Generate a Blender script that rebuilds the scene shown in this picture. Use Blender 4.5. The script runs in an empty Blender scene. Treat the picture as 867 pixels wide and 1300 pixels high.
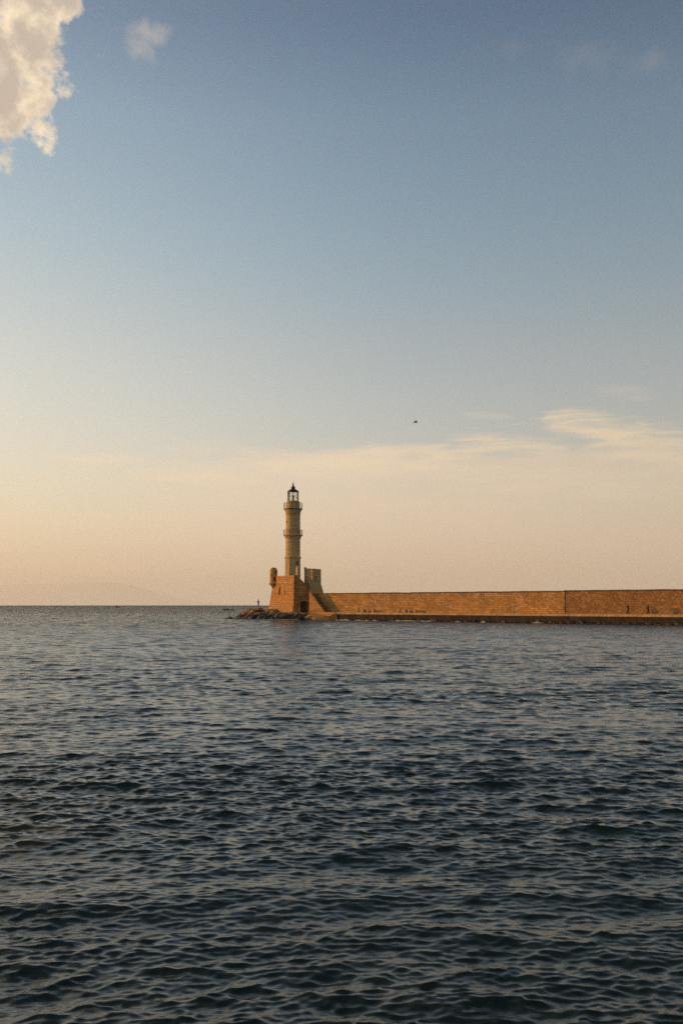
import bpy, bmesh, math, random
import numpy as np
from mathutils import Vector, Matrix, noise as mnoise

random.seed(7)
rng = np.random.default_rng(11)
scene = bpy.context.scene
COL = scene.collection
R = math.radians

# ------------------------------------------------------------------ camera
F, CX, CY, Y0, EYE = 1264.0, 433.5, 650.0, 767.3, 3.4      # photo pixels, eye height in metres
PITCH = math.atan((Y0 - CY) / F)
cam_d = bpy.data.cameras.new('camera')
cam = bpy.data.objects.new('camera', cam_d)
COL.objects.link(cam)
cam.location = (0, 0, EYE)
cam.rotation_euler = (math.pi / 2 + PITCH, 0, 0)
cam_d.lens, cam_d.sensor_width, cam_d.sensor_fit = 36 * F / 1300.0, 36.0, 'AUTO'
cam_d.clip_start, cam_d.clip_end = 0.3, 250000
scene.camera = cam


def ray(px, py):
    """world direction of a photo pixel, scaled so that y = 1"""
    x, u = (px - CX) / F, (CY - py) / F
    y = math.cos(PITCH) - u * math.sin(PITCH)
    z = math.sin(PITCH) + u * math.cos(PITCH)
    return Vector((x / y, 1.0, z / y))


def P(px, py, D):
    r = ray(px, py)
    return Vector((r.x * D, D, EYE + r.z * D))


def Zat(py, D):
    return P(CX, py, D).z


def azel(px, py):
    r = ray(px, py).normalized()
    return math.degrees(math.atan2(r.x, r.y)), math.degrees(math.asin(r.z))


# ------------------------------------------------------------------ sun
SUN_LEFT, SUN_EL = 103.5, 9.0            # degrees left of "towards the camera", elevation
sdir = Vector((-math.sin(R(SUN_LEFT)) * math.cos(R(SUN_EL)), -math.cos(R(SUN_LEFT)) * math.cos(R(SUN_EL)), math.sin(R(SUN_EL))))
sl = bpy.data.lights.new('sun', 'SUN')
sl.energy, sl.angle, sl.color = 3.0, R(0.6), (1.0, 0.47, 0.14)
so = bpy.data.objects.new('sun', sl)
COL.objects.link(so)
so.rotation_euler = sdir.to_track_quat('Z', 'Y').to_euler()
so.location = sdir * 500


# ------------------------------------------------------------------ node helper
class NT:
    def __init__(s, tree):
        s.t = tree
        tree.nodes.clear()

    def new(s, kind, **kw):
        n = s.t.nodes.new(kind)
        for k, v in kw.items():
            setattr(n, k, v)
        return n

    def put(s, sock, v):
        if isinstance(v, bpy.types.NodeSocket):
            s.t.links.new(v, sock)
        elif v is not None:
            sock.default_value = v

    def m(s, op, a, b=None, c=None, clamp=False):
        n = s.new('ShaderNodeMath', operation=op, use_clamp=clamp)
        for i, v in enumerate((a, b, c)):
            s.put(n.inputs[i], v)
        return n.outputs[0]

    def sm(s, v, lo, hi, a=0.0, b=1.0, kind='SMOOTHSTEP'):
        n = s.new('ShaderNodeMapRange', interpolation_type=kind)
        for i, x in enumerate((v, lo, hi, a, b)):
            s.put(n.inputs[i], x)
        return n.outputs[0]

    def mix(s, f, a, b, blend='MIX'):
        n = s.new('ShaderNodeMix', data_type='RGBA', blend_type=blend)
        s.put(n.inputs['Factor'], f)
        for k, v in ((6, a), (7, b)):
            if isinstance(v, tuple):
                v = (*v[:3], 1.0)
            s.put(n.inputs[k], v)
        return n.outputs[2]

    def xyz(s, x, y, z):
        n = s.new('ShaderNodeCombineXYZ')
        for i, v in enumerate((x, y, z)):
            s.put(n.inputs[i], v)
        return n.outputs[0]

    def noise(s, vec, scale, detail=4.0, rough=0.55, dist=0.0, lac=2.0):
        n = s.new('ShaderNodeTexNoise', noise_dimensions='3D')
        s.put(n.inputs['Vector'], vec)
        n.inputs['Scale'].default_value = scale
        n.inputs['Detail'].default_value = detail
        n.inputs['Roughness'].default_value = rough
        n.inputs['Distortion'].default_value = dist
        n.inputs['Lacunarity'].default_value = lac
        return n.outputs['Fac']

    def mapping(s, vec, loc=(0, 0, 0), rot=(0, 0, 0), sc=(1, 1, 1)):
        n = s.new('ShaderNodeMapping')
        s.put(n.inputs[0], vec)
        n.inputs[1].default_value, n.inputs[2].default_value, n.inputs[3].default_value = loc, rot, sc
        return n.outputs[0]

    def sep(s, vec):
        n = s.new('ShaderNodeSeparateXYZ')
        s.put(n.inputs[0], vec)
        return n.outputs

    def bump(s, h, strength, dist, normal=None):
        n = s.new('ShaderNodeBump')
        n.inputs['Strength'].default_value = strength
        n.inputs['Distance'].default_value = dist
        s.put(n.inputs['Height'], h)
        s.put(n.inputs['Normal'], normal)
        return n.outputs[0]


# ------------------------------------------------------------------ world
world = bpy.data.worlds.new('World')
scene.world = world
world.use_nodes = True
w = NT(world.node_tree)
sky = w.new('ShaderNodeTexSky', sky_type='NISHITA', sun_disc=False)
sky.sun_elevation, sky.sun_rotation = R(SUN_EL), R(SUN_LEFT - 180.0)
sky.altitude, sky.air_density, sky.dust_density, sky.ozone_density = 0, 1.0, 1.6, 1.0
gen = w.new('ShaderNodeTexCoord').outputs['Generated']
gx, gy, gz = w.sep(gen)
az = w.m('MULTIPLY', w.m('ARCTAN2', gx, gy), 57.29578)
el = w.m('MULTIPLY', w.m('ARCSINE', gz), 57.29578)
ae = w.xyz(az, el, 0.0)
base = sky.outputs[0]
# the clear sky graded by height above the horizon, and dimmer away from the sun's side
GRADE = [(0.0, (1.50, 1.74, 2.02)), (3.0, (1.46, 1.70, 2.00)), (14.2, (1.42, 1.60, 1.66)), (20.7, (1.19, 1.53, 1.61)), (26.7, (1.04, 1.38, 1.50)), (31.5, (0.66, 1.00, 1.21)), (45.0, (0.38, 0.58, 0.60))]


def grade(col):
    cr = w.new('ShaderNodeValToRGB')
    w.put(cr.inputs[0], w.m('DIVIDE', el, 45.0, clamp=True))
    e = cr.color_ramp.elements
    while len(e) < len(GRADE):
        e.new(0.5)
    for i, (a, c) in enumerate(GRADE):
        e[i].position = a / 45.0
        e[i].color = (c[0] / 2, c[1] / 2, c[2] / 2, 1)
    cosaz = w.m('DIVIDE', w.m('ADD', w.m('MULTIPLY', gx, sdir.x), w.m('MULTIPLY', gy, sdir.y)), w.m('MAXIMUM', w.m('SQRT', w.m('ADD', w.m('MULTIPLY', gx, gx), w.m('MULTIPLY', gy, gy))), 0.001))
    side = w.m('MULTIPLY', w.sm(cosaz, -0.55, 0.50, 0.74, 1.02), 2.0)
    vm = w.new('ShaderNodeVectorMath', operation='SCALE')
    w.put(vm.inputs[0], cr.outputs[0])
    w.put(vm.inputs['Scale'], side)
    return w.mix(1.0, col, vm.outputs[0], 'MULTIPLY')


SKY_STRENGTH = 0.10


def blob(px, py, rx, ry):
    a, e = azel(px, py)
    dx = w.m('DIVIDE', w.m('SUBTRACT', az, a), rx)
    dy = w.m('DIVIDE', w.m('SUBTRACT', el, e), ry)
    return w.m('SUBTRACT', 1.0, w.m('SQRT', w.m('ADD', w.m('MULTIPLY', dx, dx), w.m('MULTIPLY', dy, dy))))


# low warm veil of thin cloud near the horizon
lowhaze = w.m('POWER', 2.718, w.m('MULTIPLY', w.m('MAXIMUM', el, 0.0), -1 / 7.5))
base = w.mix(w.m('MULTIPLY', lowhaze, 0.80), base, (6.6, 4.35, 2.55))
sv = w.mapping(ae, sc=(0.10, 0.55, 1.0))
n1 = w.noise(sv, 1.0, 5, 0.55)
n2 = w.noise(w.mapping(ae, loc=(5, 3, 0), rot=(0, 0, R(-14)), sc=(0.16, 0.9, 1)), 1.0, 5, 0.6)
edge = w.m('ADD', el, w.m('MULTIPLY', w.m('SUBTRACT', n1, 0.5), -4.2))
veil = w.sm(edge, 9.3, 8.1)
veil = w.m('MULTIPLY', veil, w.sm(az, -17, -2))
base = w.mix(w.m('MULTIPLY', veil, w.sm(n2, 0.25, 0.75, 0.45, 0.75)), base, (5.5, 3.85, 2.55))


n4 = w.noise(w.mapping(ae, loc=(1, 7, 0), rot=(0, 0, R(13)), sc=(0.26, 2.0, 1)), 1.0, 9, 0.66, 0.5)


def streak(px, py, rx, ry, rot, amount, col):
    a, e = azel(px, py)
    v = w.mapping(w.mapping(ae, loc=(-a, -e, 0)), rot=(0, 0, R(-rot)))
    x, y, _ = w.sep(v)
    q = w.m('ADD', w.m('POWER', w.m('ABSOLUTE', w.m('DIVIDE', x, rx)), 2.0), w.m('POWER', w.m('ABSOLUTE', w.m('DIVIDE', y, ry)), 2.0))
    f = w.m('ADD', w.m('SUBTRACT', 1.0, q), w.m('ADD', w.m('MULTIPLY', w.m('SUBTRACT', n4, 0.5), 3.4), w.m('MULTIPLY', w.m('SUBTRACT', n2, 0.5), 1.4)))
    return w.m('MULTIPLY', w.sm(f, 0.0, 1.5), amount)


for args in ((818, 564, 6.5, 1.45, -14, 0.85), (772, 546, 4.2, 0.8, -17, 0.75), (645, 565, 4.0, 0.7, -5, 0.8), (470, 583, 8.5, 1.0, 3, 0.85), (118, 583, 3.2, 0.4, 0, 0.6),
             (260, 605, 6.0, 0.8, 4, 0.5), (800, 500, 2.0, 0.5, -5, 0.2), (620, 528, 2.0, 0.35, -3, 0.25), (700, 612, 9.0, 1.0, -3, 0.5), (560, 650, 12.0, 1.0, 2, 0.3)):
    base = w.mix(streak(*args, None), base, (5.7, 4.05, 2.55))
base = grade(base)
cosaz = w.m('DIVIDE', w.m('ADD', w.m('MULTIPLY', gx, sdir.x), w.m('MULTIPLY', gy, sdir.y)), w.m('MAXIMUM', w.m('SQRT', w.m('ADD', w.m('MULTIPLY', gx, gx), w.m('MULTIPLY', gy, gy))), 0.001))
glow = w.m('MULTIPLY', w.sm(cosaz, 0.10, 0.80), w.m('POWER', 2.718, w.m('MULTIPLY', w.m('MAXIMUM', el, 0.0), -1 / 12.0)))
base = w.mix(w.m('MULTIPLY', glow, 0.85), base, (9.0, 7.5, 5.0))
# the cumulus at the upper left and its wisp
c_n = w.noise(w.mapping(ae, loc=(2.3, 1.7, 0), sc=(1, 1.1, 1)), 0.36, 12, 0.62, 0.15)
c_n2 = w.noise(w.mapping(ae, loc=(2.9, 1.75, 0), sc=(1, 1.1, 1)), 0.36, 12, 0.60, 0.15)
c_big = w.noise(w.mapping(ae, loc=(8.1, 2.2, 0), sc=(1, 1.0, 1)), 0.22, 3, 0.5)
body = blob(-25, 70, 4.6, 3.7)
for b in ((30, 0, 3.6, 1.3), (35, 50, 2.7, 2.0), (-50, -40, 6.5, 4.0), (14, 108, 2.6, 2.4), (-15, 132, 3.4, 2.6), (78, 0, 2.0, 1.0)):
    body = w.m('MAXIMUM', body, blob(*b))
field = w.m('ADD', body, w.m('MULTIPLY', w.m('SUBTRACT', c_n, 0.5), 2.9))
alpha = w.sm(field, -0.02, 0.46)
shade = w.m('ADD', w.m('MULTIPLY', w.m('SUBTRACT', c_n, c_n2), 3.0), w.m('ADD', w.m('MULTIPLY', w.m('SUBTRACT', c_big, 0.5), 1.2), w.m('MULTIPLY', body, 0.95)))
ccol = w.mix(w.sm(shade, -0.25, 0.95), (8.5, 6.9, 4.8), (4.3, 3.65, 3.0))
base = w.mix(alpha, base, ccol)
c_n3 = w.noise(w.mapping(ae, loc=(9.3, 4.7, 0), sc=(1, 1, 1)), 0.7, 7, 0.6, 0.4)
wf = w.m('ADD', w.m('MAXIMUM', blob(192, 42, 1.7, 1.0), blob(180, 65, 1.2, 1.3)), w.m('MULTIPLY', w.m('SUBTRACT', c_n3, 0.5), 2.0))
base = w.mix(w.m('MULTIPLY', w.sm(wf, 0.15, 1.3), 0.48), base, (5.6, 4.6, 3.6))
for (px, py, rx, ry, amt) in ((745, 72, 2.6, 1.3, 0.10), (825, 78, 1.8, 1.0, 0.12), (650, 62, 1.4, 0.8, 0.06)):
    f = w.m('ADD', blob(px, py, rx, ry), w.m('MULTIPLY', w.m('SUBTRACT', c_n3, 0.5), 2.0))
    base = w.mix(w.m('MULTIPLY', w.sm(f, 0.0, 1.2), amt), base, (4.2, 3.5, 3.0))
bg = w.new('ShaderNodeBackground')
w.put(bg.inputs['Color'], base)
bg.inputs['Strength'].default_value = SKY_STRENGTH
wo = w.new('ShaderNodeOutputWorld')
w.t.links.new(bg.outputs[0], wo.inputs['Surface'])


# ------------------------------------------------------------------ materials
def mat(name, rough=0.85):
    m = bpy.data.materials.new(name)
    m.use_nodes = True
    n = NT(m.node_tree)
    b = n.new('ShaderNodeBsdfPrincipled')
    b.inputs['Roughness'].default_value = rough
    o = n.new('ShaderNodeOutputMaterial')
    n.t.links.new(b.outputs[0], o.inputs['Surface'])
    return m, n, b


def plain(name, col, rough=0.7, var=0.25, scale=3.0, metal=0.0):
    m, n, b = mat(name, rough)
    tc = n.new('ShaderNodeTexCoord').outputs['Object']
    f = n.noise(tc, scale, 4)
    n.put(b.inputs['Base Color'], n.mix(n.sm(f, 0.3, 0.7), tuple(c * (1 - var) for c in col), tuple(min(1, c * (1 + var)) for c in col)))
    n.put(b.inputs['Normal'], n.bump(f, 0.2, 0.02))
    b.inputs['Metallic'].default_value = metal
    return m


def stone(name, a, b_, mortar, bw=0.62, bh=0.33, horizontal='xz', rub=0.0, pale=0.0, bumpd=0.05, stain=0.35, dirty=None):
    """coursed ashlar: bricks of uneven tone, joints, pale replacement stones, blotchy weathering"""
    m, n, bs = mat(name, 0.9)
    tc = n.new('ShaderNodeTexCoord').outputs['Object']
    x, y, z = n.sep(tc)
    hor = {'xz': x, 'yz': y, 'sum': n.m('ADD', x, y)}.get(horizontal)
    if horizontal == 'round':
        hor = n.m('MULTIPLY', n.m('ARCTAN2', x, y), 1.75)
    wob = n.noise(tc, 0.9, 3)
    wob2 = n.noise(n.mapping(tc, loc=(7, 2, 5)), 1.3, 3)
    vec = n.xyz(n.m('ADD', hor, n.m('MULTIPLY', n.m('SUBTRACT', wob, 0.5), 0.5 + rub)),
                n.m('ADD', z, n.m('MULTIPLY', n.m('SUBTRACT', wob2, 0.5), 0.16 + rub)), 0.0)
    br = n.new('ShaderNodeTexBrick', offset=0.43)
    n.put(br.inputs['Vector'], vec)
    br.inputs['Color1'].default_value = (0, 0, 0, 1)
    br.inputs['Color2'].default_value = (1, 1, 1, 1)
    br.inputs['Mortar'].default_value = (0.5, 0.5, 0.5, 1)
    br.inputs['Scale'].default_value = 1.0
    br.inputs['Mortar Size'].default_value = 0.028
    br.inputs['Mortar Smooth'].default_value = 0.4
    br.inputs['Bias'].default_value = 0.0
    br.inputs['Brick Width'].default_value = bw
    br.inputs['Row Height'].default_value = bh
    col = n.mix(br.outputs['Color'], a, b_)
    big = n.noise(n.mapping(tc, sc=(0.35, 0.35, 0.5)), 1.0, 5, 0.6)
    fine = n.noise(tc, 3.4, 6, 0.7)
    col = n.mix(n.sm(big, 0.35, 0.7, 0.0, stain), col, tuple(c * 0.45 for c in a))
    col = n.mix(n.sm(fine, 0.25, 0.75, -0.0, 0.55), col, tuple(min(0.8, c * 1.35) for c in b_))
    col = n.mix(n.m('MULTIPLY', br.outputs['Fac'], 0.75), col, mortar)
    if pale > 0:
        pn = n.new('ShaderNodeTexVoronoi', feature='F1')
        n.put(pn.inputs['Vector'], n.mapping(vec, sc=(1.1, 1.9, 1)))
        pn.inputs['Scale'].default_value = 1.0
        pm = n.m('MULTIPLY', n.m('GREATER_THAN', n.sep(pn.outputs['Color'])[0], 0.72), n.m('LESS_THAN', pn.outputs['Distance'], 0.40))
        pm = n.m('MULTIPLY', pm, n.sm(n.noise(n.mapping(tc, loc=(3, 9, 1), sc=(0.09, 0.09, 0.3)), 1.0, 2), 0.42, 0.6))
        col = n.mix(n.m('MULTIPLY', pm, pale), col, (0.52, 0.42, 0.30))
    if dirty:
        col = n.mix(n.sm(n.m('ADD', z, n.m('MULTIPLY', big, 1.2)), dirty[0], dirty[1], 0.75, 0.0), col, (0.06, 0.045, 0.03))
    n.put(bs.inputs['Base Color'], col)
    hgt = n.m('ADD', n.m('MULTIPLY', n.m('SUBTRACT', 1.0, br.outputs['Fac']), 0.7), n.m('ADD', n.m('MULTIPLY', fine, 0.9), n.m('MULTIPLY', br.outputs['Color'], 0.35)))
    n.put(bs.inputs['Normal'], n.bump(hgt, 0.8, bumpd))
    return m


ST_A, ST_B, ST_M = (0.25, 0.108, 0.030), (0.72, 0.335, 0.100), (0.15, 0.065, 0.019)
M_wall = stone('coursed wall stone', ST_A, ST_B, ST_M, 0.75, 0.36, pale=0.8, bumpd=0.07, stain=0.75)
M_rubble = stone('rubble wall stone', (0.15, 0.070, 0.024), (0.48, 0.235, 0.080), (0.08, 0.038, 0.014), 0.55, 0.36, rub=0.8, pale=0.3, bumpd=0.10, stain=0.7)
M_bart = stone('bartizan stone', (0.40, 0.20, 0.065), (0.68, 0.36, 0.125), ST_M, 0.6, 0.36, 'sum', bumpd=0.04, stain=0.2)
M_fort = stone('bastion stone', (0.21, 0.094, 0.025), (0.60, 0.278, 0.080), ST_M, 0.9, 0.42, 'sum', bumpd=0.05, stain=0.3)
M_tower = stone('tower stone', (0.56, 0.315, 0.135), (0.80, 0.46, 0.20), (0.33, 0.18, 0.078), 0.7, 0.34, 'round', bumpd=0.05, stain=0.45)
M_turret = stone('turret stone', (0.48, 0.28, 0.125), (0.70, 0.42, 0.19), ST_M, 0.6, 0.32, 'sum', bumpd=0.05)
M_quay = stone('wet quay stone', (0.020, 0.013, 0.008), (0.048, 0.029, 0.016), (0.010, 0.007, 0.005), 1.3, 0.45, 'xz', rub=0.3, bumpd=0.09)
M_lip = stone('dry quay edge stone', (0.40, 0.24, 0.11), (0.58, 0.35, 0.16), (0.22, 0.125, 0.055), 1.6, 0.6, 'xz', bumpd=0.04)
M_cope = plain('weathered coping stone', (0.48, 0.31, 0.16), 0.9, 0.3, 1.2)
M_bench = plain('pale bench stone', (0.46, 0.33, 0.20), 0.8, 0.25, 2.0)
M_iron = plain('dark painted iron', (0.035, 0.03, 0.028), 0.5, 0.3, 4.0)
M_rail = plain('grey railing iron', (0.22, 0.19, 0.16), 0.6, 0.2, 4.0)
M_white = plain('cream painted metal', (0.62, 0.56, 0.46), 0.5, 0.1, 2.0)
M_dark = plain('dark interior', (0.02, 0.016, 0.012), 0.9, 0.2, 2.0)
M_wood = plain('dark timber', (0.15, 0.095, 0.05), 0.8, 0.3, 5.0)
M_plaster = plain('pale limewashed stone', (0.56, 0.41, 0.24), 0.85, 0.15, 2.0)
M_foam = plain('sea foam', (0.48, 0.44, 0.39), 0.9, 0.15, 2.0)
M_hill = plain('haze-paled limestone hillside', (0.30, 0.27, 0.22), 0.95, 0.4, 0.0012)  # base colour paled so the far hills fade further into the haze
M_skin = plain('skin', (0.35, 0.20, 0.13), 0.6, 0.05)
M_hair = plain('black hair', (0.012, 0.010, 0.009), 0.6, 0.2)
M_black = plain('black cloth', (0.014, 0.014, 0.016), 0.9, 0.2)
M_navy = plain('charcoal cloth', (0.030, 0.030, 0.034), 0.9, 0.2)
M_brown = plain('brown cloth', (0.09, 0.055, 0.035), 0.9, 0.2)
M_bird = plain('dark plumage', (0.03, 0.028, 0.026), 0.8, 0.3, 8.0)
M_red = plain('faded red boat paint', (0.36, 0.12, 0.07), 0.5, 0.15)

m, n, b = mat('boulder rock', 0.85)
M_rock = m
geo = n.new('ShaderNodeNewGeometry')
pos = geo.outputs['Position']
pz = n.sep(pos)[2]
ri = n.new('ShaderNodeObjectInfo').outputs['Random']
f1 = n.noise(pos, 1.6, 6, 0.65)
f2 = n.noise(pos, 6.0, 5, 0.7)
rc = n.mix(n.sm(f1, 0.3, 0.7), (0.13, 0.078, 0.040), (0.36, 0.21, 0.095))
rc = n.mix(n.m('MULTIPLY', ri, 0.6), rc, (0.40, 0.25, 0.13))
rc = n.mix(n.sm(n.m('ADD', pz, n.m('MULTIPLY', n.m('SUBTRACT', f1, 0.5), 1.6)), 0.6, 1.9, 0.95, 0.0), rc, (0.020, 0.016, 0.012))
n.put(b.inputs['Base Color'], rc)
n.put(b.inputs['Roughness'], n.sm(pz, 0.2, 1.2, 0.35, 0.9))
n.put(b.inputs['Normal'], n.bump(n.m('ADD', f1, n.m('MULTIPLY', f2, 0.5)), 0.9, 0.25))

# glass of the lantern room
m, n, b = mat('lantern glass', 0.02)
M_glass = m
b.inputs['Transmission Weight'].default_value = 0.0
tr = n.new('ShaderNodeBsdfTransparent')
tr.inputs[0].default_value = (0.98, 0.985, 0.975, 1)
gl = n.new('ShaderNodeBsdfGlossy')
gl.inputs['Roughness'].default_value = 0.03
fr = n.new('ShaderNodeFresnel')
mx = n.new('ShaderNodeMixShader')
n.t.links.new(fr.outputs[0], mx.inputs[0])
n.t.links.new(tr.outputs[0], mx.inputs[1])
n.t.links.new(gl.outputs[0], mx.inputs[2])
for nd in n.t.nodes:
    if nd.type == 'OUTPUT_MATERIAL':
        n.t.links.new(mx.outputs[0], nd.inputs['Surface'])

# water
m, n, b = mat('sea water', 0.025)
M_water = m
pos = n.new('ShaderNodeNewGeometry').outputs['Position']
b.inputs['IOR'].default_value = 1.333
shoal = n.noise(n.mapping(pos, sc=(0.22, 0.16, 0.0)), 1.0, 3, 0.5)
px_, py_, _ = n.sep(pos)
near = n.m('MULTIPLY', n.sm(py_, 22, 8), n.sm(px_, 2.0, -5.0))
shm = n.m('MULTIPLY', n.sm(shoal, 0.5, 0.68), near)
n.put(b.inputs['Base Color'], n.mix(n.m('MULTIPLY', shm, 0.8), (0.013, 0.026, 0.023), (0.13, 0.085, 0.032)))
r1 = n.noise(n.mapping(pos, rot=(0, 0, R(12)), sc=(3.2, 9.0, 1)), 1.0, 5, 0.62, 0.15)
r2 = n.noise(n.mapping(pos, rot=(0, 0, R(-18)), sc=(0.32, 0.55, 1)), 1.0, 5, 0.6, 0.3)
patch = n.sm(n.noise(n.mapping(pos, sc=(0.035, 0.020, 0)), 1.0, 4, 0.6), 0.3, 0.7, 0.55, 1.2)
far = n.sm(py_, 60, 360)
h = n.m('ADD', n.m('MULTIPLY', n.m('MULTIPLY', r1, patch), n.sm(py_, 12, 70, 0.014, 0.034)), n.m('MULTIPLY', n.m('MULTIPLY', r2, far), 1.6))
# far water darkened through its normals, leaned towards the camera to reflect higher sky
lean = n.m('ADD', n.sm(py_, 10, 190, 0.0, -0.13), n.sm(py_, 180, 560, 0.0, -0.28))
va = n.new('ShaderNodeVectorMath', operation='ADD')
n.put(va.inputs[0], n.bump(h, 1.0, 1.0))
n.put(va.inputs[1], n.xyz(0.0, lean, 0.0))
vn = n.new('ShaderNodeVectorMath', operation='NORMALIZE')
n.put(vn.inputs[0], va.outputs[0])
n.put(b.inputs['Normal'], vn.outputs[0])


# ------------------------------------------------------------------ object helpers
def link(name, bm, m, parent=None, smooth=False, mats=None):
    me = bpy.data.meshes.new(name)
    bmesh.ops.recalc_face_normals(bm, faces=bm.faces[:])
    bm.to_mesh(me)
    bm.free()
    for x in (mats or [m]):
        me.materials.append(x)
    if smooth:
        for p in me.polygons:
            p.use_smooth = True
    o = bpy.data.objects.new(name, me)
    COL.objects.link(o)
    if parent:
        o.parent = parent
    return o


def tag(o, label, cat, group=None, kind=None):
    if label:
        o['label'] = label
    if cat:
        o['category'] = cat
    if group:
        o['group'] = group
    if kind:
        o['kind'] = kind
    return o


def thing(name, loc, label, cat, group=None, rotz=0.0):
    o = bpy.data.objects.new(name, None)
    COL.objects.link(o)
    o.location = loc
    o.rotation_euler = (0, 0, rotz)
    o.empty_display_size = 0.5
    return tag(o, label, cat, group)


def box(bm, x0, x1, y0, y1, z0, z1, mi=0):
    v = [bm.verts.new(c) for c in ((x0, y0, z0), (x1, y0, z0), (x1, y1, z0), (x0, y1, z0), (x0, y0, z1), (x1, y0, z1), (x1, y1, z1), (x0, y1, z1))]
    for q in ((0, 3, 2, 1), (4, 5, 6, 7), (0, 1, 5, 4), (1, 2, 6, 5), (2, 3, 7, 6), (3, 0, 4, 7)):
        f = bm.faces.new([v[i] for i in q])
        f.material_index = mi
    return v


def loft(bm, rings):
    """closed solid through rings of equal length, capped"""
    vs = [[bm.verts.new(p) for p in r] for r in rings]
    k = len(vs[0])
    for a, b_ in zip(vs, vs[1:]):
        for i in range(k):
            bm.faces.new((a[i], a[(i + 1) % k], b_[(i + 1) % k], b_[i]))
    bm.faces.new(vs[0][::-1])
    bm.faces.new(vs[-1])


def lathe(bm, prof, seg=32, phase=0.0, cx=0.0, cy=0.0):
    rings = []
    for r, z in prof:
        rings.append([(cx + r * math.cos(phase + 2 * math.pi * i / seg), cy + r * math.sin(phase + 2 * math.pi * i / seg), z) for i in range(seg)])
    loft(bm, rings)


def tube(bm, a, b_, r0, r1=None, seg=8):
    a, b_ = Vector(a), Vector(b_)
    r1 = r0 if r1 is None else r1
    q = (b_ - a).to_track_quat('Z', 'Y')
    rings = []
    for c, r in ((a, r0), (b_, r1)):
        rings.append([c + q @ Vector((r * math.cos(2 * math.pi * i / seg), r * math.sin(2 * math.pi * i / seg), 0)) for i in range(seg)])
    loft(bm, rings)


def ring(bm, R0, z, r, seg=40):
    k = 6
    vs = [[bm.verts.new(((R0 + r * math.cos(2 * math.pi * j / k)) * math.cos(2 * math.pi * i / seg), (R0 + r * math.cos(2 * math.pi * j / k)) * math.sin(2 * math.pi * i / seg), z + r * math.sin(2 * math.pi * j / k))) for j in range(k)] for i in range(seg)]
    for i in range(seg):
        for j in range(k):
            bm.faces.new((vs[i][j], vs[(i + 1) % seg][j], vs[(i + 1) % seg][(j + 1) % k], vs[i][(j + 1) % k]))


def cut(o, *cutters):
    """carve cutter meshes (bmesh, in the object's local space) out of an object, then drop the cutters"""
    tmp = []
    for bm in cutters:
        c = link('cutter', bm, M_dark)
        c.matrix_world = o.matrix_basis if o.parent is None else o.parent.matrix_basis @ o.matrix_basis
        md = o.modifiers.new('cut', 'BOOLEAN')
        md.object, md.operation, md.solver = c, 'DIFFERENCE', 'EXACT'
        tmp.append(c)
    bpy.context.view_layer.update()
    dg = bpy.context.evaluated_depsgraph_get()
    me = bpy.data.meshes.new_from_object(o.evaluated_get(dg))
    o.modifiers.clear()
    o.data = me
    for c in tmp:
        bpy.data.objects.remove(c, do_unlink=True)


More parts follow.
